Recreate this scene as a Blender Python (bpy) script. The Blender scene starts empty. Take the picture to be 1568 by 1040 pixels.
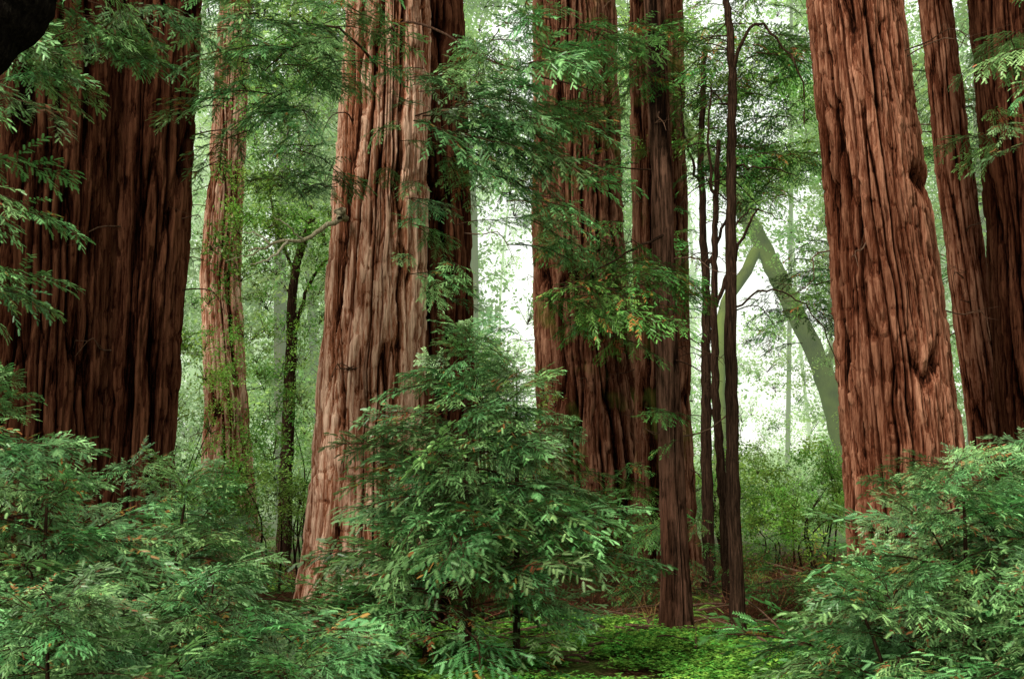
import bpy, math, numpy as np
from mathutils import Vector
rng=np.random.default_rng(7)
R=math.radians
scene=bpy.context.scene
scene.view_settings.view_transform='Standard'
scene.view_settings.look='None'
scene.view_settings.exposure=0
# ------------------------------------------------------------ helpers
def link(o,parent=None):
    scene.collection.objects.link(o)
    if parent: o.parent=parent
    return o
def empty(name,loc=(0,0,0)):
    o=bpy.data.objects.new(name,None); o.empty_display_size=.3
    return link(o)
class MB:
    def __init__(s): s.v=[];s.f=[];s.n=0;s.a=[];s.m=[]
    def add(s,v,f,a=0.5,m=0):
        v=np.asarray(v,float); s.v.append(v)
        s.f.extend([tuple(i+s.n for i in q) for q in f]); s.m.extend([m]*len(f))
        s.a.append(np.full(len(v),a) if np.isscalar(a) else np.asarray(a,float)); s.n+=len(v)
    def mesh(s,name,mats,smooth=False):
        me=bpy.data.meshes.new(name)
        V=np.concatenate(s.v)
        me.from_pydata(V.tolist(),[],s.f)
        at=me.attributes.new('tint','FLOAT','POINT'); at.data.foreach_set('value',np.concatenate(s.a).astype(np.float32))
        for m in mats: me.materials.append(m)
        me.polygons.foreach_set('material_index',s.m)
        if smooth: me.polygons.foreach_set('use_smooth',[True]*len(me.polygons))
        me.update(); return me
def tube(mb,pts,rad,n=6,a=.5,m=0):
    P=np.asarray(pts,float); k=len(P); rad=np.asarray(rad,float)
    T=np.gradient(P,axis=0); T/=np.linalg.norm(T,axis=1)[:,None]+1e-9
    up=np.array([0,0,1.]) if abs(T[:,2]).mean()<.8 else np.array([0,1.,0])
    A=np.cross(T,up);A/=np.linalg.norm(A,axis=1)[:,None]+1e-9
    B=np.cross(T,A)
    th=np.linspace(0,2*np.pi,n,endpoint=False)
    V=(P[:,None,:]+rad[:,None,None]*(np.cos(th)[None,:,None]*A[:,None,:]+np.sin(th)[None,:,None]*B[:,None,:])).reshape(-1,3)
    F=[(i*n+j,i*n+(j+1)%n,(i+1)*n+(j+1)%n,(i+1)*n+j) for i in range(k-1) for j in range(n)]
    mb.add(V,F,a,m)
def spline(pts,k=24):
    P=np.asarray(pts,float); t=np.linspace(0,len(P)-1,k); out=[]
    for x in t:
        i=min(int(x),len(P)-2); u=x-i
        p0=P[max(i-1,0)];p1=P[i];p2=P[i+1];p3=P[min(i+2,len(P)-1)]
        out.append(.5*((2*p1)+(-p0+p2)*u+(2*p0-5*p1+4*p2-p3)*u*u+(-p0+3*p1-3*p2+p3)*u**3))
    return np.array(out)
def pnoise(u,v,nu,seed):
    r=np.random.default_rng(seed)
    nv=int(np.max(v))+3; G=r.random((nv,nu))
    uu=u*nu; iu=np.floor(uu).astype(int); fu=uu-iu; iv=np.floor(v).astype(int); fv=v-iv
    fu=fu*fu*(3-2*fu); fv=fv*fv*(3-2*fv)
    a=iu%nu;b=(iu+1)%nu; iv=np.clip(iv,0,nv-2)
    return (G[iv,a]*(1-fu)+G[iv,b]*fu)*(1-fv)+(G[iv+1,a]*(1-fu)+G[iv+1,b]*fu)*fv
# ------------------------------------------------------------ materials
def newmat(name):
    m=bpy.data.materials.new(name); m.use_nodes=True; nt=m.node_tree; nt.nodes.clear()
    try: m.cycles.emission_sampling='NONE'
    except Exception as e: print(e)
    return m,nt,nt.nodes.new,nt.links.new
def ramp(N,stops):
    r=N('ShaderNodeValToRGB'); e=r.color_ramp.elements
    e[0].position=stops[0][0]; e[0].color=(*stops[0][1],1)
    e[1].position=stops[-1][0]; e[1].color=(*stops[-1][1],1)
    for p,c in stops[1:-1]:
        x=e.new(p); x.color=(*c,1)
    return r
def haze_glow(N,L,sh,amt,y0=28.,y1=62.):
    # haze painted into far surfaces as emission, stronger along world Y
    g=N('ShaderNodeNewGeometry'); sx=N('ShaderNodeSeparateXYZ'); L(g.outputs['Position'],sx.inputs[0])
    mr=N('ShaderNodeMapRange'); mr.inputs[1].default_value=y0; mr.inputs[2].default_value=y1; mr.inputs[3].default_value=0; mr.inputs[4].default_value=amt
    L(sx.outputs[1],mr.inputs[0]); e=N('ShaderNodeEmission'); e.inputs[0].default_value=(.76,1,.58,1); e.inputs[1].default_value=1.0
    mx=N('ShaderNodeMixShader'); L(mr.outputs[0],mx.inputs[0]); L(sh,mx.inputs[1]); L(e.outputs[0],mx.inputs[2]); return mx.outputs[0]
def bark_mat(name,dark,mid,light,moss=0.0,fine=38,haze=0):
    m,nt,N,L=newmat(name)
    out=N('ShaderNodeOutputMaterial'); b=N('ShaderNodeBsdfDiffuse')
    tc=N('ShaderNodeTexCoord'); mp=N('ShaderNodeMapping'); mp.inputs['Scale'].default_value=(fine,fine,fine*.05)
    L(tc.outputs['Object'],mp.inputs['Vector'])
    n=N('ShaderNodeTexNoise'); n.inputs['Scale'].default_value=1.; n.inputs['Detail'].default_value=4; n.inputs['Roughness'].default_value=.85
    L(mp.outputs['Vector'],n.inputs['Vector'])
    at=N('ShaderNodeAttribute'); at.attribute_name='tint'
    ad=N('ShaderNodeMath'); ad.operation='MULTIPLY_ADD'; L(n.outputs['Fac'],ad.inputs[0]); ad.inputs[1].default_value=2.2; ad.inputs[2].default_value=-1.1
    a2=N('ShaderNodeMath'); a2.operation='ADD'; L(ad.outputs[0],a2.inputs[0]); L(at.outputs['Fac'],a2.inputs[1])
    r=ramp(N,[(.12,dark),(.5,mid),(1.0,light)]); L(a2.outputs[0],r.inputs['Fac'])
    pa=N('ShaderNodeAttribute'); pa.attribute_name='patch'
    r2=ramp(N,[(0,(.8,.8,.8)),(.05,(.56,.46,.42)),(.95,(1.3,1.24,1.24))]); L(pa.outputs['Fac'],r2.inputs['Fac'])
    mx=N('ShaderNodeMix'); mx.data_type='RGBA'; mx.blend_type='MULTIPLY'; mx.inputs[0].default_value=1
    L(r.outputs['Color'],mx.inputs[6]); L(r2.outputs['Color'],mx.inputs[7])
    col=mx.outputs[2]
    if moss>0:
        n3=N('ShaderNodeTexNoise'); n3.inputs['Scale'].default_value=1.3; n3.inputs['Detail'].default_value=4; L(tc.outputs['Object'],n3.inputs['Vector'])
        r3=ramp(N,[(.62-moss*.4,(0,0,0)),(.76-moss*.2,(min(1,.25+moss*1.3),)*3)]); L(n3.outputs['Fac'],r3.inputs['Fac'])
        m3=N('ShaderNodeMix'); m3.data_type='RGBA'; L(r3.outputs['Color'],m3.inputs[0]); L(col,m3.inputs[6]); m3.inputs[7].default_value=(.17,.22,.04,1); col=m3.outputs[2]
    L(col,b.inputs['Color'])
    bp=N('ShaderNodeBump'); bp.inputs['Strength'].default_value=1; bp.inputs['Distance'].default_value=.03; L(n.outputs['Fac'],bp.inputs['Height']); L(bp.outputs[0],b.inputs['Normal'])
    o=b.outputs[0]
    if haze: o=haze_glow(N,L,o,haze)
    L(o,out.inputs[0]); return m
def leaf_mat(name,c1,c2,dead=(.34,.13,.035),trans=.35,gloss=.0,deadpos=.03,haze=0.):
    m,nt,N,L=newmat(name)
    out=N('ShaderNodeOutputMaterial'); at=N('ShaderNodeAttribute'); at.attribute_name='tint'
    oi=N('ShaderNodeObjectInfo')
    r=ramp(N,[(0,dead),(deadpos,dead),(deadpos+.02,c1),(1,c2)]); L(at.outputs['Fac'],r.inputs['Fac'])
    hsv=N('ShaderNodeHueSaturation'); L(r.outputs['Color'],hsv.inputs['Color'])
    mr=N('ShaderNodeMapRange'); mr.inputs[3].default_value=.5; mr.inputs[4].default_value=1.5; L(oi.outputs['Random'],mr.inputs[0]); L(mr.outputs[0],hsv.inputs['Value'])
    mh=N('ShaderNodeMapRange'); mh.inputs[3].default_value=.475; mh.inputs[4].default_value=.535
    ml=N('ShaderNodeMath'); ml.operation='MULTIPLY'; ml.inputs[1].default_value=7.31; L(oi.outputs['Random'],ml.inputs[0])
    fr=N('ShaderNodeMath'); fr.operation='FRACT'; L(ml.outputs[0],fr.inputs[0]); L(fr.outputs[0],mh.inputs[0]); L(mh.outputs[0],hsv.inputs['Hue'])
    b=N('ShaderNodeBsdfDiffuse'); L(hsv.outputs[0],b.inputs['Color']); o=b.outputs[0]
    if trans>0:
        t=N('ShaderNodeBsdfTranslucent'); mx=N('ShaderNodeMixShader'); mx.inputs[0].default_value=trans
        L(hsv.outputs[0],t.inputs['Color'])
        L(o,mx.inputs[1]); L(t.outputs[0],mx.inputs[2]); o=mx.outputs[0]
    if gloss>0:
        g=N('ShaderNodeBsdfGlossy'); g.inputs['Roughness'].default_value=.42; g.inputs['Color'].default_value=(.9,1,.88,1)
        m2=N('ShaderNodeMixShader'); m2.inputs[0].default_value=gloss; L(o,m2.inputs[1]); L(g.outputs[0],m2.inputs[2]); o=m2.outputs[0]
    if haze: o=haze_glow(N,L,o,haze)
    L(o,out.inputs[0]); return m
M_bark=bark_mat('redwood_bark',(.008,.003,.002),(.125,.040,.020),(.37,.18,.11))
M_barkC=bark_mat('redwood_bark_lit',(.018,.006,.0035),(.29,.110,.055),(.76,.52,.38))  # paler bark copy: the light falling on these trunks is put into the colour
M_barkD=bark_mat('redwood_bark_shaded',(.004,.0015,.001),(.050,.0165,.009),(.16,.066,.035))  # dark bark copy with the trunks' shade painted into its colour
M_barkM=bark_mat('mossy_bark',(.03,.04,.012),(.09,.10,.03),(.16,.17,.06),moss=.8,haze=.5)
M_barkG=bark_mat('redwood_bark_mossy',(.008,.003,.002),(.105,.037,.019),(.31,.16,.10),moss=.12)
M_barkT=bark_mat('thin_bark',(.008,.005,.0035),(.05,.027,.017),(.17,.09,.06),fine=50)
M_barkO=bark_mat('oak_bark',(.003,.002,.002),(.010,.008,.006),(.03,.024,.018),fine=50)
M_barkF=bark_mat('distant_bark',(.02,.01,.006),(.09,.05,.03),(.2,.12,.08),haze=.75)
M_twig=bark_mat('twig_bark',(.03,.015,.01),(.1,.05,.03),(.2,.12,.08))
M_dry=bark_mat('dry_wood',(.16,.13,.08),(.45,.38,.23),(.7,.65,.48))
M_fol=leaf_mat('redwood_needles',(.035,.13,.022),(.34,.60,.22),gloss=.06,trans=.2)
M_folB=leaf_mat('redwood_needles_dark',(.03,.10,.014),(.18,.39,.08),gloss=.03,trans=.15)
M_leaf=leaf_mat('bay_leaves',(.08,.21,.02),(.34,.56,.10),trans=.35,gloss=.03)
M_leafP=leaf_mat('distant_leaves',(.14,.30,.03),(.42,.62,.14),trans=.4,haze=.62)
M_clov=leaf_mat('clover_leaves',(.05,.16,.02),(.20,.40,.06),trans=.15,deadpos=.01)
M_dead=leaf_mat('dead_brush',(.08,.035,.018),(.25,.11,.055),trans=0)
# ------------------------------------------------------------ foliage source meshes
def twig(mb,p,d,side,L,a,nw=.012,nl=.027,pairs=7):
    t=np.linspace(.06,1,pairs)
    V=[];F=[]
    droop=np.array([0,0,-1.])
    for i,s in enumerate(t):
        c=p+d*L*s+droop*L*.15*s*s
        l=nl*(1-.55*abs(s-.4))
        for sg in (-1,1):
            e=c+side*sg*l+d*l*.6+droop*l*.15
            w=d*nw*.72
            b=len(V); V+= [c-w,c+w,e]; F.append((b,b+1,b+2))
    b=len(V); w=side*.006; e=p+d*L*1.15+droop*L*.2
    V+=[p-w,p+w,e]; F.append((b,b+1,b+2))
    mb.add(V,F,a,0)
def make_bough(seed,L=1.4,dens=1.0,deadp=.05,fol=None,nl=.027):
    r=np.random.default_rng(seed); mb=MB()
    x=np.linspace(0,1,10); wob=r.normal(0,.03,2)
    main=np.stack([x*L,wob[0]*np.sin(x*5)+.03*np.sin(x*9+seed),.12*np.sin(x*2.2)-.26*x**2.2+wob[1]*x],1)
    tube(mb,main,np.linspace(.013,.003,10),4,.4,1)
    nlat=int(15*dens)
    for i in range(nlat):
        s=.14+.84*(i+r.random()*.6)/nlat
        p=np.array([np.interp(s,x,main[:,k]) for k in range(3)])
        sg=1 if i%2 else -1
        ang=sg*(R(60)-R(32)*s+r.normal(0,.16)); el=r.normal(-.03,.2)
        d=np.array([math.cos(ang)*math.cos(el),math.sin(ang)*math.cos(el),math.sin(el)])
        ll=L*(.40*math.sin(math.pi*min(1,(s*.85+.16)))**.7+.05)*r.uniform(.7,1.15)
        dr=r.uniform(.12,.4)
        q=np.linspace(0,1,4)[:,None]; lat=p+d*ll*q+np.array([0,0,-1.])*ll*dr*q**2
        tube(mb,lat,np.linspace(.005,.0015,4),3,.4,1)
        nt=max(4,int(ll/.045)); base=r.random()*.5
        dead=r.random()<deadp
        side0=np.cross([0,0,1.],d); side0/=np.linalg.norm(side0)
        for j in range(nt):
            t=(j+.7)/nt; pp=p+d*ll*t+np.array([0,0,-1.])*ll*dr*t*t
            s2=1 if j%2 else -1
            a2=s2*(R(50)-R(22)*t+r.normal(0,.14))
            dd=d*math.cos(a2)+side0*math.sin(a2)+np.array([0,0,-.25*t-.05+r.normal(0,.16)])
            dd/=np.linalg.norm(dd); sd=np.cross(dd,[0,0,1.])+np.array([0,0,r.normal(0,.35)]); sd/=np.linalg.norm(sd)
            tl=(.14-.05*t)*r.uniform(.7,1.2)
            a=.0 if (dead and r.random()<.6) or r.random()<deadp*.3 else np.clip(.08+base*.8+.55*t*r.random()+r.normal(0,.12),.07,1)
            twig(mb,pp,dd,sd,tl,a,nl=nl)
    return mb.mesh('bough_%d'%seed,[fol or M_fol,M_twig])
def make_clump(seed,n=220,rad=.6,ls=.075,mat=None,flat=.7):
    r=np.random.default_rng(seed); mb=MB()
    cen=r.normal(0,.42,(9,3))*rad; cen[:,2]*=flat
    for i in range(9):
        tube(mb,[(0,0,-.3*rad),cen[i]*.5,cen[i]],[.008,.006,.003],3,.3,1)
    V=[];F=[];A=[]
    for i in range(n):
        c=cen[r.integers(9)]+r.normal(0,.17,3)*rad*np.array([1,1,flat])
        d=r.normal(0,1,3); d[2]=d[2]*.5-.3; d/=np.linalg.norm(d)
        s=np.cross(d,r.normal(0,.5,3)+[0,0,1]); s/=np.linalg.norm(s)
        l=ls*r.uniform(.6,1.3); w=l*.26; b=len(V)
        V+=[c,c+d*l*.5+s*w,c+d*l,c+d*l*.5-s*w]; F.append((b,b+1,b+2,b+3)); A+=[np.clip(r.normal(.5,.22),.06,1)]*4
    mb.add(V,F,A,0); return mb.mesh('clump_%d'%seed,[mat or M_leaf,M_twig])
def make_clover(seed):
    r=np.random.default_rng(seed); mb=MB(); V=[];F=[];A=[]
    for i in range(30):
        c=np.array([r.uniform(-.17,.17),r.uniform(-.17,.17),r.uniform(.03,.11)]); a0=r.random()*6.28; tt=r.uniform(.1,1); l=r.uniform(.025,.045)
        for k in range(3):
            a=a0+k*2.094; d=np.array([math.cos(a),math.sin(a),r.normal(-.1,.2)]); s=np.array([-math.sin(a),math.cos(a),r.normal(0,.2)])
            b=len(V); V+=[c,c+d*l*.8+s*l*.55,c+d*l*.75,c+d*l*.8-s*l*.55]; F.append((b,b+1,b+2,b+3)); A+=[tt]*4
    mb.add(V,F,A); return mb.mesh('clover_%d'%seed,[M_clov])
def make_brush(seed):
    r=np.random.default_rng(seed); mb=MB()
    for i in range(46):
        p=np.array([r.normal(0,.25),r.normal(0,.25),0]); d=r.normal(0,1,3); d[2]=abs(d[2])*.8+.15; d/=np.linalg.norm(d); l=r.uniform(.25,.8)
        q=[p,p+d*l*.5+r.normal(0,.04,3),p+d*l+np.array([0,0,-.12*l])+r.normal(0,.06,3)]
        tube(mb,q,[.007,.005,.002],3,r.random()*.8+.1,0)
    V=[];F=[];A=[]
    for i in range(150):
        c=r.normal(0,.28,3); c[2]=abs(c[2])*.9; d=r.normal(0,1,3); d/=np.linalg.norm(d); s=np.cross(d,r.normal(0,1,3)); s/=np.linalg.norm(s); l=r.uniform(.02,.06)
        b=len(V); V+=[c,c+d*l*.5+s*l*.2,c+d*l,c+d*l*.5-s*l*.2]; F.append((b,b+1,b+2,b+3)); A+=[r.random()*.8+.1]*4
    mb.add(V,F,A,0); return mb.mesh('brush_%d'%seed,[M_dead])
def make_fern(seed):
    r=np.random.default_rng(seed); mb=MB()
    for i in range(9):
        az=i*.7+r.normal(0,.2); l=r.uniform(.5,.8); h=np.array([math.cos(az),math.sin(az),0]); sd=np.array([-h[1],h[0],0])
        tt=np.linspace(0,1,14); P=[h*l*t*.9+np.array([0,0,l*(1.1*t-1.0*t*t)]) for t in tt]
        tube(mb,P,np.linspace(.005,.002,14),3,.4,0)
        V=[];F=[]
        for k in range(1,28):
            t=k/28; p=h*l*t*.9+np.array([0,0,l*(1.1*t-1.0*t*t)]); w=.12*math.sin(math.pi*min(1,t*.8+.2))
            for sg in(-1,1):
                b=len(V); V+=[p-h*.009,p+h*.009,p+sd*sg*w+h*.03+np.array([0,0,-.03])]; F.append((b,b+1,b+2))
        mb.add(V,F,r.uniform(.2,.9))
    return mb.mesh('fern_%d'%seed,[M_leaf])
def coll(name,meshes):
    c=bpy.data.collections.new(name)
    for i,me in enumerate(meshes):
        c.objects.link(bpy.data.objects.new('%s_%02d'%(name,i),me))
    return c
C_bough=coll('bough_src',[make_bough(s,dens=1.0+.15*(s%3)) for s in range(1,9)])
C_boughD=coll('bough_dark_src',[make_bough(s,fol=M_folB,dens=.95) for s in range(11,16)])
C_clump=coll('leaf_clump_src',[make_clump(s) for s in range(20,25)])
C_far=coll('far_clump_src',[make_clump(s,n=200,rad=.9,ls=.13,mat=M_leafP) for s in range(30,34)])
C_clov=coll('clover_src',[make_clover(s) for s in (40,41,42)])
C_brush=coll('brush_src',[make_brush(s) for s in (50,51,52)])
C_fern=coll('fern_src',[make_fern(s) for s in (60,61)])
def gn_tree(c):
    ng=bpy.data.node_groups.new('instance_'+c.name,'GeometryNodeTree')
    ng.interface.new_socket('Geometry',in_out='INPUT',socket_type='NodeSocketGeometry')
    ng.interface.new_socket('Geometry',in_out='OUTPUT',socket_type='NodeSocketGeometry')
    N=ng.nodes.new;L=ng.links.new
    gi=N('NodeGroupInput');go=N('NodeGroupOutput');ip=N('GeometryNodeInstanceOnPoints');ci=N('GeometryNodeCollectionInfo')
    ci.inputs['Collection'].default_value=c; ci.inputs['Separate Children'].default_value=True; ci.inputs['Reset Children'].default_value=True
    def na(n,t):
        x=N('GeometryNodeInputNamedAttribute'); x.data_type=t; x.inputs['Name'].default_value=n; return x.outputs[0]
    er=N('FunctionNodeEulerToRotation'); L(na('rot','FLOAT_VECTOR'),er.inputs[0])
    L(gi.outputs[0],ip.inputs['Points']);L(ci.outputs[0],ip.inputs['Instance']);ip.inputs['Pick Instance'].default_value=True
    L(na('idx','INT'),ip.inputs['Instance Index']);L(er.outputs[0],ip.inputs['Rotation']);L(na('scl','FLOAT_VECTOR'),ip.inputs['Scale'])
    L(ip.outputs[0],go.inputs[0]); return ng
GN={}
def scatter(name,c,pts,rots,scl,parent=None):
    pts=np.asarray(pts,np.float32);rots=np.asarray(rots,np.float32);scl=np.asarray(scl,np.float32)
    if scl.ndim==1: scl=np.repeat(scl[:,None],3,1)
    me=bpy.data.meshes.new(name); me.vertices.add(len(pts)); me.vertices.foreach_set('co',pts.ravel())
    me.attributes.new('rot','FLOAT_VECTOR','POINT').data.foreach_set('vector',rots.ravel())
    me.attributes.new('scl','FLOAT_VECTOR','POINT').data.foreach_set('vector',scl.ravel().astype(np.float32))
    me.attributes.new('idx','INT','POINT').data.foreach_set('value',rng.integers(0,len(c.objects),len(pts)).astype(np.int32))
    o=bpy.data.objects.new(name,me); link(o,parent)
    if c.name not in GN: GN[c.name]=gn_tree(c)
    md=o.modifiers.new('instances','NODES'); md.node_group=GN[c.name]; return o
# ------------------------------------------------------------ ground
def gz(x,y):
    x=np.asarray(x,float);y=np.asarray(y,float)
    return .10*np.sin(x*.6+1)*np.cos(y*.45)+.05*np.sin(x*1.7+y*1.1)+.03*np.sin(x*3.1-y*2.3)
def axis(a,b,fine0,fine1,st):
    f=np.arange(fine0,fine1,st); lo=-np.geomspace(.5,fine0-a,30)[::-1]+fine0; hi=fine1+np.geomspace(.5,b-fine1,30)
    return np.concatenate([lo,f,hi])
gx=axis(-500,500,-12,14,.12); gy=axis(-60,900,4,34,.12)
X,Y=np.meshgrid(gx,gy); fall=np.clip(1-(np.abs(Y-19)-15)/40,0,1)
Z=gz(X,Y)*fall+.02*(pnoise((X-X.min())/1000,(Y-Y.min())*5,5000,5)-.5)*fall
nx=len(gx); ny=len(gy)
me=bpy.data.meshes.new('ground'); V=np.stack([X,Y,Z],-1).reshape(-1,3)
ii=(np.arange(ny-1)[:,None]*nx+np.arange(nx-1)[None,:]).ravel()
me.from_pydata(V.tolist(),[],np.stack([ii,ii+1,ii+nx+1,ii+nx],1).tolist())
me.polygons.foreach_set('use_smooth',[True]*len(me.polygons))
m,nt,N,L=newmat('forest_floor'); out=N('ShaderNodeOutputMaterial');b=N('ShaderNodeBsdfDiffuse')
tc=N('ShaderNodeTexCoord');n1=N('ShaderNodeTexNoise');n1.inputs['Scale'].default_value=.5;n1.inputs['Detail'].default_value=3;L(tc.outputs['Object'],n1.inputs['Vector'])
n2=N('ShaderNodeTexNoise');n2.inputs['Scale'].default_value=18;n2.inputs['Detail'].default_value=4;L(tc.outputs['Object'],n2.inputs['Vector'])
r1=ramp(N,[(.3,(.02,.009,.005)),(.5,(.08,.035,.019)),(.75,(.22,.11,.06))]);L(n2.outputs['Fac'],r1.inputs['Fac'])
r2=ramp(N,[(.3,(.03,.06,.012)),(.7,(.10,.19,.04))]);L(n2.outputs['Fac'],r2.inputs['Fac'])
r3=ramp(N,[(.46,(0,0,0)),(.58,(1,1,1))]);L(n1.outputs['Fac'],r3.inputs['Fac'])
mx=N('ShaderNodeMix');mx.data_type='RGBA';L(r3.outputs[0],mx.inputs[0]);L(r1.outputs[0],mx.inputs[6]);L(r2.outputs[0],mx.inputs[7]);L(mx.outputs[2],b.inputs['Color'])
bp=N('ShaderNodeBump');bp.inputs['Strength'].default_value=.8;bp.inputs['Distance'].default_value=.04;L(n2.outputs['Fac'],bp.inputs['Height']);L(bp.outputs[0],b.inputs['Normal']);L(haze_glow(N,L,b.outputs[0],.5),out.inputs[0])
me.materials.append(m); ground=link(bpy.data.objects.new('ground',me))
# ------------------------------------------------------------ big trunks
def trunk(parent,ctrl,mat,seed,seg=330,H=26,zf=11,fine=.045,depth=1.0,flare=.2,name='trunk',twigs=0):
    c=np.array(ctrl,float)
    z=np.concatenate([np.arange(-.3,zf,fine),np.arange(zf,H,.3)])
    last=c[-1]; sl=(c[-1]-c[-2])/(c[-1,0]-c[-2,0])
    top=last+sl*(H-last[0])*.6; top[0]=H; top[3]=max(last[3]*.55,.05); c=np.vstack([c,top])
    cx=np.interp(z,c[:,0],c[:,1]);cy=np.interp(z,c[:,0],c[:,2]);r0=np.interp(z,c[:,0],c[:,3])
    u=np.linspace(0,1,seg,endpoint=False); U,ZZ=np.meshgrid(u,z); zz=ZZ+.5
    rm=c[:-1,3].mean(); circ=2*math.pi*rm
    w=((pnoise(U,zz/2.2,7,seed+1)-.5)*.10+(pnoise(U,zz/.5,24,seed+2)-.5)*.05)/circ+zz*.003
    Uw=U+w
    k1=max(8,int(circ/.12)); k2=max(12,int(circ/.06))
    n1=pnoise(Uw,zz/2.6,k1,seed+3); f1=np.clip(np.abs(n1-.5)*8,0,1)**.8
    n2=pnoise(Uw,zz/1.0,k2,seed+4); f2=np.clip(np.abs(n2-.5)*8,0,1)
    n4=pnoise(Uw,zz/.55,max(16,int(circ/.026)),seed+6)
    n5=pnoise(Uw,zz/.3,k2,seed+7)
    n6=pnoise(U,zz/.14,max(16,int(circ/.03)),seed+12)
    n7=pnoise(Uw,zz/.35,k1,seed+13); brk=np.clip(1-np.abs(n7-.5)*16,0,1)   # plate breaks
    n3=pnoise(U,zz/6,6,seed+5)
    rr=r0[:,None]*(1+.07*(n3-.5)*2)*(1+flare*np.exp(-np.clip(ZZ,0,9)/.9)*(1+.8*(pnoise(U,zz*0,9,seed+8)-.5)))
    rr=rr+depth*(.085*f1+.04*f2*(.4+.6*f1)+.024*(n4-.5)+.018*(n5>.62)*f2+.014*(n6-.5)-.018*brk)-.105*depth
    rk=np.random.default_rng(seed+9)
    knot=np.zeros_like(rr)
    for k in range(int(14*rm/.6)):
        u0=rk.random();z0=rk.uniform(.5,9);s=rk.uniform(.025,.05)
        du=np.abs(((U-u0+.5)%1)-.5)*circ; dd=np.sqrt(du**2+((ZZ-z0)*.8)**2)
        rr+= .03*np.exp(-(dd/(s*1.6))**2)-.05*np.exp(-(dd/(s*.6))**2); knot+=np.exp(-(dd/s)**2)
    th=U*2*math.pi
    V=np.stack([cx[:,None]+rr*np.cos(th),cy[:,None]+rr*np.sin(th),ZZ],-1).reshape(-1,3)
    nz=len(z); ii=np.arange(nz-1)[:,None]*seg; jj=np.arange(seg)[None,:]; j2=(jj+1)%seg
    F=np.stack([(ii+jj),(ii+j2),(ii+seg+j2),(ii+seg+jj)],-1).reshape(-1,4)
    me=bpy.data.meshes.new(name); me.from_pydata(V.tolist(),[],F.tolist())
    a=np.clip(-.04+.42*f1+.25*f2*f1+.42*(n4-.4)+.18*(n5>.62)*f1+.22*(n6-.5)-.22*brk-.4*knot,0,1)
    me.attributes.new('tint','FLOAT','POINT').data.foreach_set('value',a.ravel().astype(np.float32))
    pt=np.clip(.5+1.4*(.55*pnoise(U,zz/1.8,max(5,int(circ/.5)),seed+20)+.45*pnoise(U,zz/.5,max(8,int(circ/.16)),seed+21)-.5),.06,1)
    me.attributes.new('patch','FLOAT','POINT').data.foreach_set('value',pt.ravel().astype(np.float32))
    me.polygons.foreach_set('use_smooth',[True]*len(me.polygons)); me.materials.append(mat)
    if twigs:
        mb=MB()
        for k in range(twigs):
            z0=rk.uniform(1.5,10); az=rk.uniform(0,2*math.pi); r0_=np.interp(z0,c[:,0],c[:,3])*.9
            d=np.array([math.cos(az),math.sin(az),rk.uniform(-.5,.3)]); p=np.array([np.interp(z0,c[:,0],c[:,1]),np.interp(z0,c[:,0],c[:,2]),z0])+np.array([d[0],d[1],0])*r0_
            l=rk.uniform(.25,1.1); q=spline([p,p+d*l*.4+rk.normal(0,.04,3),p+d*l*.75+rk.normal(0,.08,3),p+d*l+np.array([0,0,-.25*l])+rk.normal(0,.08,3)],9)
            tube(mb,q,np.linspace(.013,.003,9),5,rk.uniform(.3,.9))
            for j in (4,6): tube(mb,[q[j],q[j]+d*l*.15+rk.normal(0,.08,3),q[j]+d*l*.25+rk.normal(0,.14,3)],[.006,.004,.002],4,.6)
        link(bpy.data.objects.new('dead_twigs',mb.mesh('dead_twigs',[M_twig],True)),parent)
    return link(bpy.data.objects.new(name,me),parent)
def boughs(n,cen,ext,az,azs,sc,pitch=(-.5,.1)):
    p=rng.normal(0,.5,(n,3)).clip(-1,1)*np.array(ext)+np.array(cen)
    rot=np.stack([rng.normal(0,.3,n),-rng.uniform(pitch[0],pitch[1],n),R(az)+rng.normal(0,R(azs),n)],1)
    return p,rot,rng.uniform(sc[0],sc[1],n)
def group(parent,c,specs,name='foliage'):
    P,Q,S=zip(*[boughs(*s) for s in specs]); scatter(name,c,np.concatenate(P),np.concatenate(Q),np.concatenate(S),parent)
def limbs(parent,paths,mat=None,name='branches'):
    mb=MB()
    for pts,r0,r1 in paths:
        s=spline(pts,16); s[1:-1]+=rng.normal(0,.008+r0*.12,(14,3)); tube(mb,s,np.linspace(r0,r1,16),7,rng.uniform(.4,.8))
    link(bpy.data.objects.new(name,mb.mesh(name,[mat or M_twig],True)),parent)
def crown(parent,x,y,z0,z1,rad,n,c,name='crown'):
    zz=rng.uniform(z0,z1,n); f=1-.6*(zz-z0)/(z1-z0); az=rng.uniform(0,6.28,n); rr=rng.uniform(.2,.9,n)*rad*f
    scatter(name,c,np.stack([x+np.cos(az)*rr,y+np.sin(az)*rr,zz],1),np.stack([rng.normal(0,.2,n),rng.uniform(0,.4,n),az+rng.normal(0,.3,n)],1),rng.uniform(1.3,2.2,n),parent)

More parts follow.
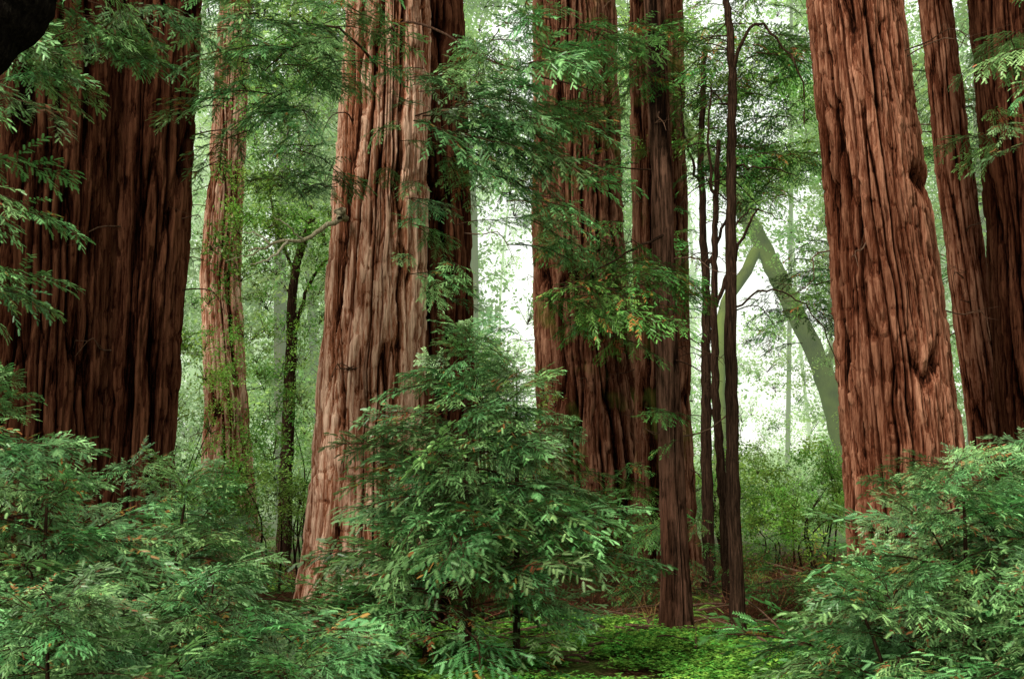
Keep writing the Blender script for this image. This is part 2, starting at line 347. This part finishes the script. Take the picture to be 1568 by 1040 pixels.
t=empty('redwood_tree')
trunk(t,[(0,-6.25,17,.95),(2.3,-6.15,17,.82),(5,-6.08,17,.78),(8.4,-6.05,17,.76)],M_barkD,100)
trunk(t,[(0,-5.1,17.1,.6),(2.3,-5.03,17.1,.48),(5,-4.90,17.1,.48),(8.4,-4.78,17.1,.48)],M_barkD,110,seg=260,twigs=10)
group(t,C_bough,[(14,(-5.1,12.5,6.4),(.5,.8,.5),-10,40,(.5,.8)),(6,(-5.1,12,4.9),(.3,.6,.3),0,30,(.45,.7)),(5,(-5.1,12,4.0),(.3,.6,.25),0,30,(.45,.7)),
  (20,(-4.6,14.2,7.3),(.8,.6,.5),-20,70,(.5,.8))])
limbs(t,[([(-6.6,14,4.5),(-5.8,12.5,5.1),(-4.9,12,4.8)],.03,.008),([(-6.4,12,6.5),(-5.4,12.4,6.7),(-4.3,12.5,6.2)],.03,.008),([(-5.25,12.5,2.6),(-5.0,12.2,3.4),(-5.05,12,5.2)],.035,.012)],M_barkT)
t=empty('redwood_tree')
trunk(t,[(0,-14.3,8.8,.8),(8,-14.3,8.8,.65)],M_bark,120,seg=120,fine=.1)
crown(t,-14.3,8.8,9,22,3.4,110,C_boughD)  # unseen tree added outside the frame, its crown shades the left trunks
t=empty('redwood_tree')
trunk(t,[(0,-6.55,30,.62),(3.7,-6.7,30,.47),(6.5,-6.9,30,.43),(13,-6.65,30,.36)],M_barkC,130,seg=180,zf=14,fine=.07,twigs=16)
t=empty('redwood_tree')
trunk(t,[(0,-2.08,18,.82),(2.3,-2.0,18,.74),(5.1,-1.88,18,.66),(8.0,-1.78,18,.59),(10,-1.73,18,.55)],M_barkC,140,seg=460,fine=.03,depth=1.2,twigs=9)
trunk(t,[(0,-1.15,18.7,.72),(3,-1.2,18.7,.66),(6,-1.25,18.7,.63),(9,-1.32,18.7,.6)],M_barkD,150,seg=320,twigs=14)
group(t,C_bough,[(66,(-2.7,15.2,7.2),(.75,.8,.95),-70,100,(.45,.8)),(14,(-2.6,15.5,5.9),(.5,.5,.4),-60,80,(.4,.65)),
  (10,(-1.4,16.2,6.9),(.5,.4,.8),-20,60,(.35,.55)),(6,(-1.3,16.4,5.4),(.4,.3,.5),-20,60,(.35,.55)),
  (62,(-.35,15.8,6.6),(.9,.7,.9),-10,60,(.45,.85)),(16,(.4,15.6,7.6),(1.1,.6,.6),-10,60,(.45,.8)),(14,(.1,15.8,5.3),(.8,.6,.45),-10,60,(.45,.7)),(8,(-.9,15.9,4.5),(.4,.5,.35),-20,60,(.35,.55))])
limbs(t,[([(-1.9,17.5,8.2),(-1.2,16.4,8.0),(-.2,15.8,7.3),(1.1,15.5,6.8)],.022,.008),([(-1.9,17.5,7.8),(-2.4,16.2,7.9),(-3.0,15.2,7.0)],.022,.008),([(-1.2,18.2,6.6),(-.6,16.8,6.7),(.5,15.8,5.9)],.022,.008)],M_barkT)
limbs(t,[([(-2.3,17.4,5.62),(-2.55,17.1,5.4),(-2.8,17.0,5.22),(-3.05,16.9,5.18),(-3.5,16.8,5.05)],.04,.012),([(-3.0,16.9,5.2),(-3.2,16.8,4.95),(-3.45,16.7,4.85)],.022,.007),([(-2.8,17,5.22),(-2.95,16.8,5.35),(-3.15,16.7,5.5)],.016,.006),([(-3.2,16.85,5.15),(-3.4,16.8,5.28),(-3.6,16.75,5.3)],.014,.006),([(-3.3,16.8,5.1),(-3.5,16.8,4.98),(-3.8,16.75,4.9)],.012,.005),([(-2.3,17.45,5.6),(-2.36,17.25,5.66),(-2.34,17.15,5.55)],.05,.035)],M_dry,'dead_branch')
t=empty('redwood_tree')
trunk(t,[(0,1.85,27,1.25),(3,1.70,27,1.07),(7,1.45,27,.92),(12,1.36,27,.82)],M_barkG,160,seg=360,zf=13,fine=.06,depth=1.4,twigs=26)
group(t,C_boughD,[(30,(1.4,24.8,6.2),(.9,.6,1.6),-60,80,(.5,.9)),(14,(1.9,25,10),(1.2,.5,1.4),-60,80,(.5,.9))])
t=empty('redwood_tree')
trunk(t,[(0,2.85,24,.58),(3,2.82,24,.5),(12,2.75,24,.48)],M_barkG,170,seg=220,zf=12,fine=.06,depth=.9,twigs=20)
group(t,C_boughD,[(16,(2.5,23,9),(.6,.5,1.4),-60,90,(.4,.8)),(10,(2.9,23,6),(.5,.4,1),-60,90,(.4,.7))])
t=empty('redwood_tree')
trunk(t,[(0,2.10,16.5,.18),(1,2.09,16.5,.165),(4,1.99,16.5,.155),(6,1.96,16.5,.145),(9,1.86,16.5,.13)],M_barkT,180,seg=110,H=13,fine=.05,depth=.3,flare=.35,twigs=16)
group(t,C_boughD,[(26,(1.0,15.2,4.2),(.75,.5,.42),0,80,(.4,.65)),(12,(1.6,15.6,4.6),(.5,.4,.4),30,80,(.4,.65)),(5,(1.95,16,3.0),(.25,.2,.5),-60,90,(.3,.4)),(10,(1.8,16,7.6),(.4,.3,.7),-60,90,(.4,.6))])
limbs(t,[([(1.98,16.4,5.2),(1.5,15.9,4.9),(.5,15.3,4.3)],.022,.006)],M_barkT)
def thin(path,r0,r1,br,n=7,name='tanoak_tree',mat=None,tw=0):
    t=empty(name); mb=MB(); s=spline(path,70); k=len(s)
    rr=np.linspace(r0,r1,k)*(1+.5*np.exp(-np.arange(k)/2))*(1+rng.normal(0,.05,k)); s[1:,:2]+=rng.normal(0,min(r0*.10,.008),(k-1,2))
    tube(mb,s,rr,10,.45)
    for pts,a,b in br:
        q=spline(pts,18); q[1:]+=rng.normal(0,.015,(17,3)); tube(mb,q,np.linspace(a,b,18),6,.45)
    for j in range(tw):
        p=s[rng.integers(18,68)]; a=rng.uniform(0,6.28); d=np.array([math.cos(a),math.sin(a)*.6,rng.uniform(-.3,.5)]); l=rng.uniform(.25,.95)
        q=spline([p,p+d*l*.5+rng.normal(0,.05,3),p+d*l+np.array([0,0,-.3*l])],9); tube(mb,q,np.linspace(.011,.003,9),5,.5)
        tube(mb,[q[5],q[5]+d*l*.2+rng.normal(0,.09,3),q[5]+d*l*.35+rng.normal(0,.15,3)],[.006,.004,.002],4,.5)
    link(bpy.data.objects.new('trunk',mb.mesh('trunk',[mat or M_barkT],True)),t); return t
# leaning oak at the left edge whose limb crosses the top corner
thin([(-6.2,5.2,-.1),(-5.2,5.5,2.0),(-3.9,5.8,3.3),(-2.62,6,4.34),(-2.30,6,4.76),(-1.9,6,5.6),(-1.4,6,6.8)],.28,.12,[],name='oak_tree',mat=M_barkO)
t=thin([(2.84,16.3,-.1),(2.80,16.3,2),(2.80,16.3,4),(2.84,16.3,6),(2.86,16.3,7.5),(2.80,16.3,8.6),(2.82,16.3,10)],.10,.03,
 [([(2.86,16.3,7.3),(3.0,16.2,7.75),(3.2,16.2,7.95),(3.45,16.2,7.7),(3.72,16.1,7.2),(3.75,16.1,6.6)],.028,.008),([(2.82,16.3,4.2),(3.3,16.1,4.45),(3.8,16,4.1),(4.1,16,3.5)],.016,.005),
  ([(2.84,16.3,6.1),(3.2,16.1,6.0),(3.6,16,5.9)],.016,.005),([(2.85,16.3,6.8),(2.5,16.2,7.1),(2.3,16.1,7.0)],.014,.005),([(2.8,16.3,5.2),(3.1,16.2,5.5),(3.5,16.1,5.3)],.014,.005),([(2.8,16.3,5.6),(2.5,16.2,5.9),(2.35,16.1,6.3)],.012,.005)],tw=14)
t=thin([(3.35,22,-.1),(3.33,22,3),(3.36,22,5),(3.30,22,7.4),(3.4,22,9.5)],.11,.04,[([(3.33,22,5.5),(3.7,21.8,6.4),(3.9,21.7,7.6)],.035,.01),([(3.3,22,7),(3.0,21.8,7.8),(2.9,21.7,8.8)],.03,.01)],tw=12)
t2=thin([(3.25,19.5,-.1),(3.2,19.5,1.5),(3.10,19.5,3.5),(3.12,19.5,5.5),(3.2,19.5,7.2)],.09,.035,[([(3.12,19.5,4.6),(3.5,19.3,5.6),(3.75,19.2,6.1)],.035,.012),([(3.15,19.5,6.2),(3.0,19.3,7),(3.05,19.3,8)],.03,.01)],tw=10)
def clumpg(parent,c,specs,name='foliage'):
    P=[];S=[]
    for n,cen,ext,sc in specs:
        P.append(rng.normal(0,.5,(n,3)).clip(-1.1,1.1)*np.array(ext)+np.array(cen)); S.append(rng.uniform(sc[0],sc[1],n))
    P=np.concatenate(P);S=np.concatenate(S); n=len(P)
    scatter(name,c,P,np.stack([rng.normal(0,.4,n),rng.normal(0,.4,n),rng.uniform(0,6.28,n)],1),S,parent)
group(t,C_boughD,[(46,(4.3,21.5,9.3),(1.1,1,1.1),-60,120,(.5,.9)),(30,(4.4,21.5,7.4),(.9,.9,.8),-60,120,(.5,.9)),(16,(3.5,21.5,8),(.6,.6,1.2),-60,120,(.4,.8)),
  (28,(5.2,22.5,5.3),(.6,.8,1.0),-60,120,(.4,.8)),(8,(4.6,22.5,4.9),(.5,.8,.5),-60,120,(.4,.6))])
clumpg(t,C_clump,[(50,(4.4,23.5,8.8),(1.5,1,1.8),(.5,1))],'leaves')
t=thin([(-4.6,26,-.1),(-4.55,26,2.5),(-4.5,26,4.5),(-4.45,26,6),(-4.1,26,7.2)],.16,.07,[([(-4.5,26,4.6),(-4.1,25.8,5.8),(-3.6,25.6,6.4)],.05,.02),([(-4.45,26,6),(-4.8,25.8,7),(-5,25.8,8)],.04,.02)])
clumpg(t,C_clump,[(60,(-4.6,24.5,7),(1.3,1,1.7),(.5,1.0)),(50,(-4.8,24,10),(1.6,1,1.4),(.5,1)),(40,(-5,24,4.2),(1.6,1,1.2),(.4,.8)),(25,(-3.3,25,5),(.7,.8,1.5),(.4,.8))],'leaves')
t=thin([(-7.3,27,-.1),(-7.25,27,5),(-7.2,27,12)],.12,.08,[])
clumpg(t,C_clump,[(60,(-7.3,25.5,9),(.9,1,3),(.5,1.0)),(30,(-7.2,25.5,4),(.8,1,1.5),(.5,1.0))],'leaves')
t=thin([(10.0,35,-.1),(9.2,35,2.0),(8.5,35,4.6),(7.6,35,6.6),(6.9,35,8.1),(5.9,35,9.9),(4.8,35,11.4),(4.2,35,13)],.31,.2,
  [([(6.9,35,8.1),(6.4,34.8,7.3),(5.8,34.7,6.3),(5.6,34.6,4.4),(5.6,34.6,0)],.15,.17),([(6.9,35,8.1),(6.6,35,9),(6.5,35,10.5)],.14,.06),([(8.5,35,4.6),(9.0,34.8,5.8),(9.1,34.8,7.5)],.1,.04)],name='mossy_bay_tree',mat=M_barkM,tw=10)
clumpg(t,C_far,[(44,(8,34,9.5),(2.5,1.5,1.3),(.5,1)),(40,(5,34,13),(2.2,1.5,2),(.5,1)),(26,(7.8,34,5),(1.8,1.5,2.2),(.3,.7))],'leaves')
t=empty('redwood_tree')
trunk(t,[(0,5.38,17,.88),(2.3,5.2,17,.77),(5.4,4.97,17,.665),(8.4,4.68,17,.59)],M_bark,190,seg=460,fine=.03,depth=1.2,flare=.1,twigs=8)
t=empty('redwood_tree')
trunk(t,[(0,8.05,21,.38),(2.5,7.82,21,.30),(6,7.48,21,.29),(9.8,7.15,21,.25)],M_bark,200,seg=160,depth=.6,twigs=14)
group(t,C_boughD,[(30,(8,22.5,8.4),(1.2,.6,1.6),-90,120,(.5,.9)),(16,(6.9,22.5,5),(.5,.5,1.6),-90,120,(.4,.8))])
t=empty('redwood_tree')
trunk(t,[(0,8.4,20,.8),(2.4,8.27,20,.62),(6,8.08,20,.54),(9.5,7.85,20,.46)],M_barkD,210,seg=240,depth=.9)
group(t,C_bough,[(10,(6.3,15.8,6.6),(.4,.6,1),180,60,(.4,.7)),(5,(7.0,16.5,8),(.5,.5,.4),180,60,(.4,.7))])
for (x,y,r) in ((13,19,.9),(-10.5,24,.9),(15,30,1.1),(-14,33,1.2)):
    t=empty('redwood_tree'); trunk(t,[(0,x,y,r),(8,x*.99,y,r*.8)],M_bark,int(220+x*7+y),seg=120,fine=.1)
    crown(t,x,y,6,20,3.5,50,C_boughD)
# ------------------------------------------------------------ young redwoods / bushes
def sapling(x,y,h,rad,nb,c=None,name='young_redwood_tree',z0=.1,scm=1.0,pw=2.2):
    t=empty(name); mb=MB()
    s=spline([(x,y,-.1),(x+rng.normal(0,.05),y,h*.5),(x+rng.normal(0,.08),y,h*.97)],12); tube(mb,s,np.linspace(.012*h+.01,.006,12),7,.5)
    link(bpy.data.objects.new('stem',mb.mesh('stem',[M_barkT],True)),t)
    tt=z0+(1-z0)*rng.random(nb)**.8; az=rng.uniform(0,6.28,nb)
    lob=1+.26*np.sin(az*3+tt*9+x*5)
    rr=rad*(1.08-tt**pw)*lob; off=rng.uniform(.0,.5,nb)*rr
    P=np.stack([x+np.cos(az)*off,y+np.sin(az)*off,tt*h-.05],1)
    Q=np.stack([rng.normal(0,.35,nb),-(rng.normal(.05,.24,nb)+.5*(tt>.85)*rng.random(nb)),az+rng.normal(0,.3,nb)],1)
    S=np.clip((rr-off*.7)/1.4,.3,.95)*rng.uniform(.8,1.3,nb)*scm
    scatter('foliage',c or C_bough,P,Q,S,t); return t
sapling(-.45,13.5,3.8,1.2,190,pw=2.8)
sapling(.05,13.9,3.4,.85,60)
sapling(-.95,13.8,2.5,.75,45)
sapling(-4.6,10.5,3.2,1.55,160)
sapling(-3.6,9.8,2.3,1.3,105)
sapling(-3.1,12.3,2.2,1.2,90)
sapling(-2.2,9.3,1.55,1.2,115)
sapling(-1.5,8.8,1.0,.7,60)
sapling(-2.9,8.2,1.5,1.1,85)
sapling(-4.1,14.3,2.3,1.3,70)
sapling(3.3,9.6,2.35,1.25,155)
sapling(4.3,10,2.6,1.4,135)
sapling(2.6,8.9,1.5,.75,80)
sapling(3.6,8.2,1.7,1.0,85)
sapling(3.9,11.3,2.3,1.2,80)
sapling(5.6,12.5,2.6,1.3,70)
# ------------------------------------------------------------ shrubs
def shrub(name,c,specs):
    t=empty(name); clumpg(t,c,specs,'leaves'); mb=MB()
    for n,cen,ext,sc in specs:
        for k in range(10):
            a=rng.uniform(-.5,.5,3)*np.array(ext)*1.4; p=np.array(cen)+a
            tube(mb,spline([(p[0]*.8+cen[0]*.2,p[1],-.1),p*.5+np.array([cen[0],cen[1],.3])*.5,p],8),np.linspace(.025,.006,8),4,.4)
    link(bpy.data.objects.new('stems',mb.mesh('stems',[M_barkT])),t)
shrub('understory_shrub',C_clump,[(80,(-6,22,2.0),(2,1.5,1.6),(.5,.9)),(50,(-3.9,22,1.6),(1.4,1.5,1.4),(.5,.9)),(40,(-5.2,20,1.2),(1.6,1,1.1),(.5,.8))])
shrub('understory_shrub',C_clump,[(40,(-4.1,28,2.4),(1.4,1.5,2),(.5,.9)),(50,(.2,24,1.6),(1.1,1.2,1.5),(.4,.8)),(30,(-.4,27,3.5),(.9,1.2,1.6),(.4,.9))])
shrub('understory_shrub',C_far,[(50,(5.3,25,1.3),(1.6,1.5,1.0),(.35,.6)),(60,(7.5,29,1.8),(2.4,2,1.5),(.4,.7)),(40,(4.6,31,1.6),(1.5,2,1.5),(.4,.8))])
t=empty('understory_redwood_shrub'); group(t,C_boughD,[(36,(1.6,22.3,1.3),(1.2,.8,.9),-60,120,(.4,.7)),(26,(.6,21.5,1.5),(.7,.8,1.0),-60,120,(.4,.8)),(22,(3.2,20.5,.8),(.9,.6,.7),-60,120,(.3,.6)),(30,(4.3,18.5,.7),(.9,.8,.6),-60,120,(.4,.6)),(16,(2.1,20,.5),(.9,.6,.5),-60,120,(.3,.6))])
# ------------------------------------------------------------ ground cover
n=4200; x=rng.uniform(-2.2,5.2,n); y=rng.uniform(10.5,20,n)
k=(pnoise((x+10)/30,(y)*.9,27,77)>.24)&(pnoise((x+10)/30,(y)*3,90,78)>.27)&(y<17.9+np.sin(x*2)*.6)&((x<3.6)|(y<15)); x,y=x[k],y[k]; n=len(x)
scatter('clover_patch',C_clov,np.stack([x,y,gz(x,y)],1),np.stack([0*x,0*x,rng.uniform(0,6.28,n)],1),rng.uniform(.7,1.5,n))
n=200; x=rng.uniform(-1.5,6.5,n); y=rng.uniform(17.8,27,n); 
scatter('dead_brush',C_brush,np.stack([x,y,gz(x,y)],1),np.stack([rng.normal(0,.2,n),rng.normal(0,.2,n),rng.uniform(0,6.28,n)],1),rng.uniform(.4,1.0,n))
n=130; x=rng.uniform(-1,7,n); y=rng.uniform(17,30,n)
scatter('fern_plants',C_fern,np.stack([x,y,gz(x,y)],1),np.stack([0*x,0*x,rng.uniform(0,6.28,n)],1),rng.uniform(.3,.8,n))
mb=MB()
for k in range(190):
    x=rng.uniform(-1.5,5.5);y=rng.uniform(13.5,23);a=rng.uniform(0,6.28);l=rng.uniform(.3,1.8); r=rng.uniform(.008,.028)
    z=float(gz(x,y))+r+.10; d=np.array([math.cos(a),math.sin(a),rng.normal(0,.12)])
    tube(mb,spline([np.array([x,y,z]),np.array([x,y,z+.03])+d*l*.5+rng.normal(0,.05,3)*[1,1,.3],np.array([x,y,z])+d*l],6),np.linspace(r,r*.4,6),5,rng.uniform(.6,1))
link(bpy.data.objects.new('fallen_branches',mb.mesh('fallen_branches',[M_twig])))
# ------------------------------------------------------------ distant woods
t=empty('distant_trees'); mb=MB(); P=[];S=[]
for i in range(95):
    y=rng.uniform(36,72); x=rng.uniform(-.5,.52)*y; q=x/y
    op=(.13<q<.27) or (-.035<q<.025)
    if op and rng.random()<.7: continue
    h=rng.uniform(14,26)
    sp=spline([(x,y,-.2),(x+rng.normal(0,.4),y,h*.5),(x+rng.normal(0,.8),y,h)],12); r0=rng.uniform(.12,.35)
    tube(mb,sp,np.linspace(.09 if op else r0,.04,12),8,.4)
    m=int(h*4.2); zz=rng.uniform(.8,h,m); ra=rng.uniform(2,3.6)*(1-.5*zz/h); az=rng.uniform(0,6.28,m); rr=np.sqrt(rng.random(m))*ra
    P.append(np.stack([x+np.cos(az)*rr,y+np.sin(az)*rr,zz],1)); S.append(rng.uniform(.8,1.7,m))
# low pale thicket closing the clearing
m=200; yy=rng.uniform(55,72,m); P.append(np.stack([yy*rng.uniform(.12,.28,m),yy,rng.uniform(1,8,m)],1)); S.append(rng.uniform(.8,1.7,m))
P=np.concatenate(P);S=np.concatenate(S)
q=P[:,0]/P[:,1]; el=(P[:,2]-2.4)/P[:,1]
w=((q>.135)&(q<.262)&(el>.0)&(el<.20+.03*np.sin(q*60)))|((q>-.028)&(q<.022)&(el>.08)&(el<.20))
k=~(w&(rng.random(len(P))<.76)); P,S=P[k],S[k]; n=len(P)
print('far clumps',n)
scatter('leaves',C_far,P,np.stack([rng.normal(0,.4,n),rng.normal(0,.4,n),rng.uniform(0,6.28,n)],1),S,t)
link(bpy.data.objects.new('trunks',mb.mesh('trunks',[M_barkF],True)),t)
n=600; y=rng.uniform(32,80,n); x=rng.uniform(-.5,.52,n)*y
scatter('distant_shrubs',C_far,np.stack([x,y,rng.uniform(.2,1.8,n)],1),np.stack([rng.normal(0,.3,n),rng.normal(0,.3,n),rng.uniform(0,6.28,n)],1),rng.uniform(.8,1.8,n))
# ------------------------------------------------------------ light
w=bpy.data.worlds.new('World'); scene.world=w; w.use_nodes=True; nt=w.node_tree
bg=nt.nodes['Background']; sky=nt.nodes.new('ShaderNodeTexSky'); sky.sky_type='NISHITA'; sky.sun_disc=False
sky.sun_elevation=R(46); sky.sun_rotation=R(222); sky.dust_density=3; sky.air_density=1; sky.ozone_density=1
# overcast: the blue sky is veiled by an even white cloud layer
mx=nt.nodes.new('ShaderNodeMix'); mx.data_type='RGBA'; mx.inputs[0].default_value=.8; mx.inputs[7].default_value=(10.0,10.4,9.1,1)
nt.links.new(sky.outputs[0],mx.inputs[6]); nt.links.new(mx.outputs[2],bg.inputs[0]); bg.inputs[1].default_value=.15
sd=bpy.data.lights.new('sun','SUN'); sd.energy=4.2; sd.angle=R(11); sd.color=(1,.96,.86)
s=bpy.data.objects.new('sun',sd); link(s)
el=R(46); az=R(222); dirv=Vector((math.sin(az)*math.cos(el),math.cos(az)*math.cos(el),math.sin(el)))
s.rotation_euler=dirv.to_track_quat('Z','Y').to_euler(); s.location=dirv*40
# ------------------------------------------------------------ camera
cd=bpy.data.cameras.new('camera'); cd.lens=45; cd.sensor_width=36; cd.clip_end=2000; cd.clip_start=.1
cam=bpy.data.objects.new('camera',cd); link(cam); cam.location=(0,0,2.4); cam.rotation_euler=(R(95),0,0); scene.camera=cam
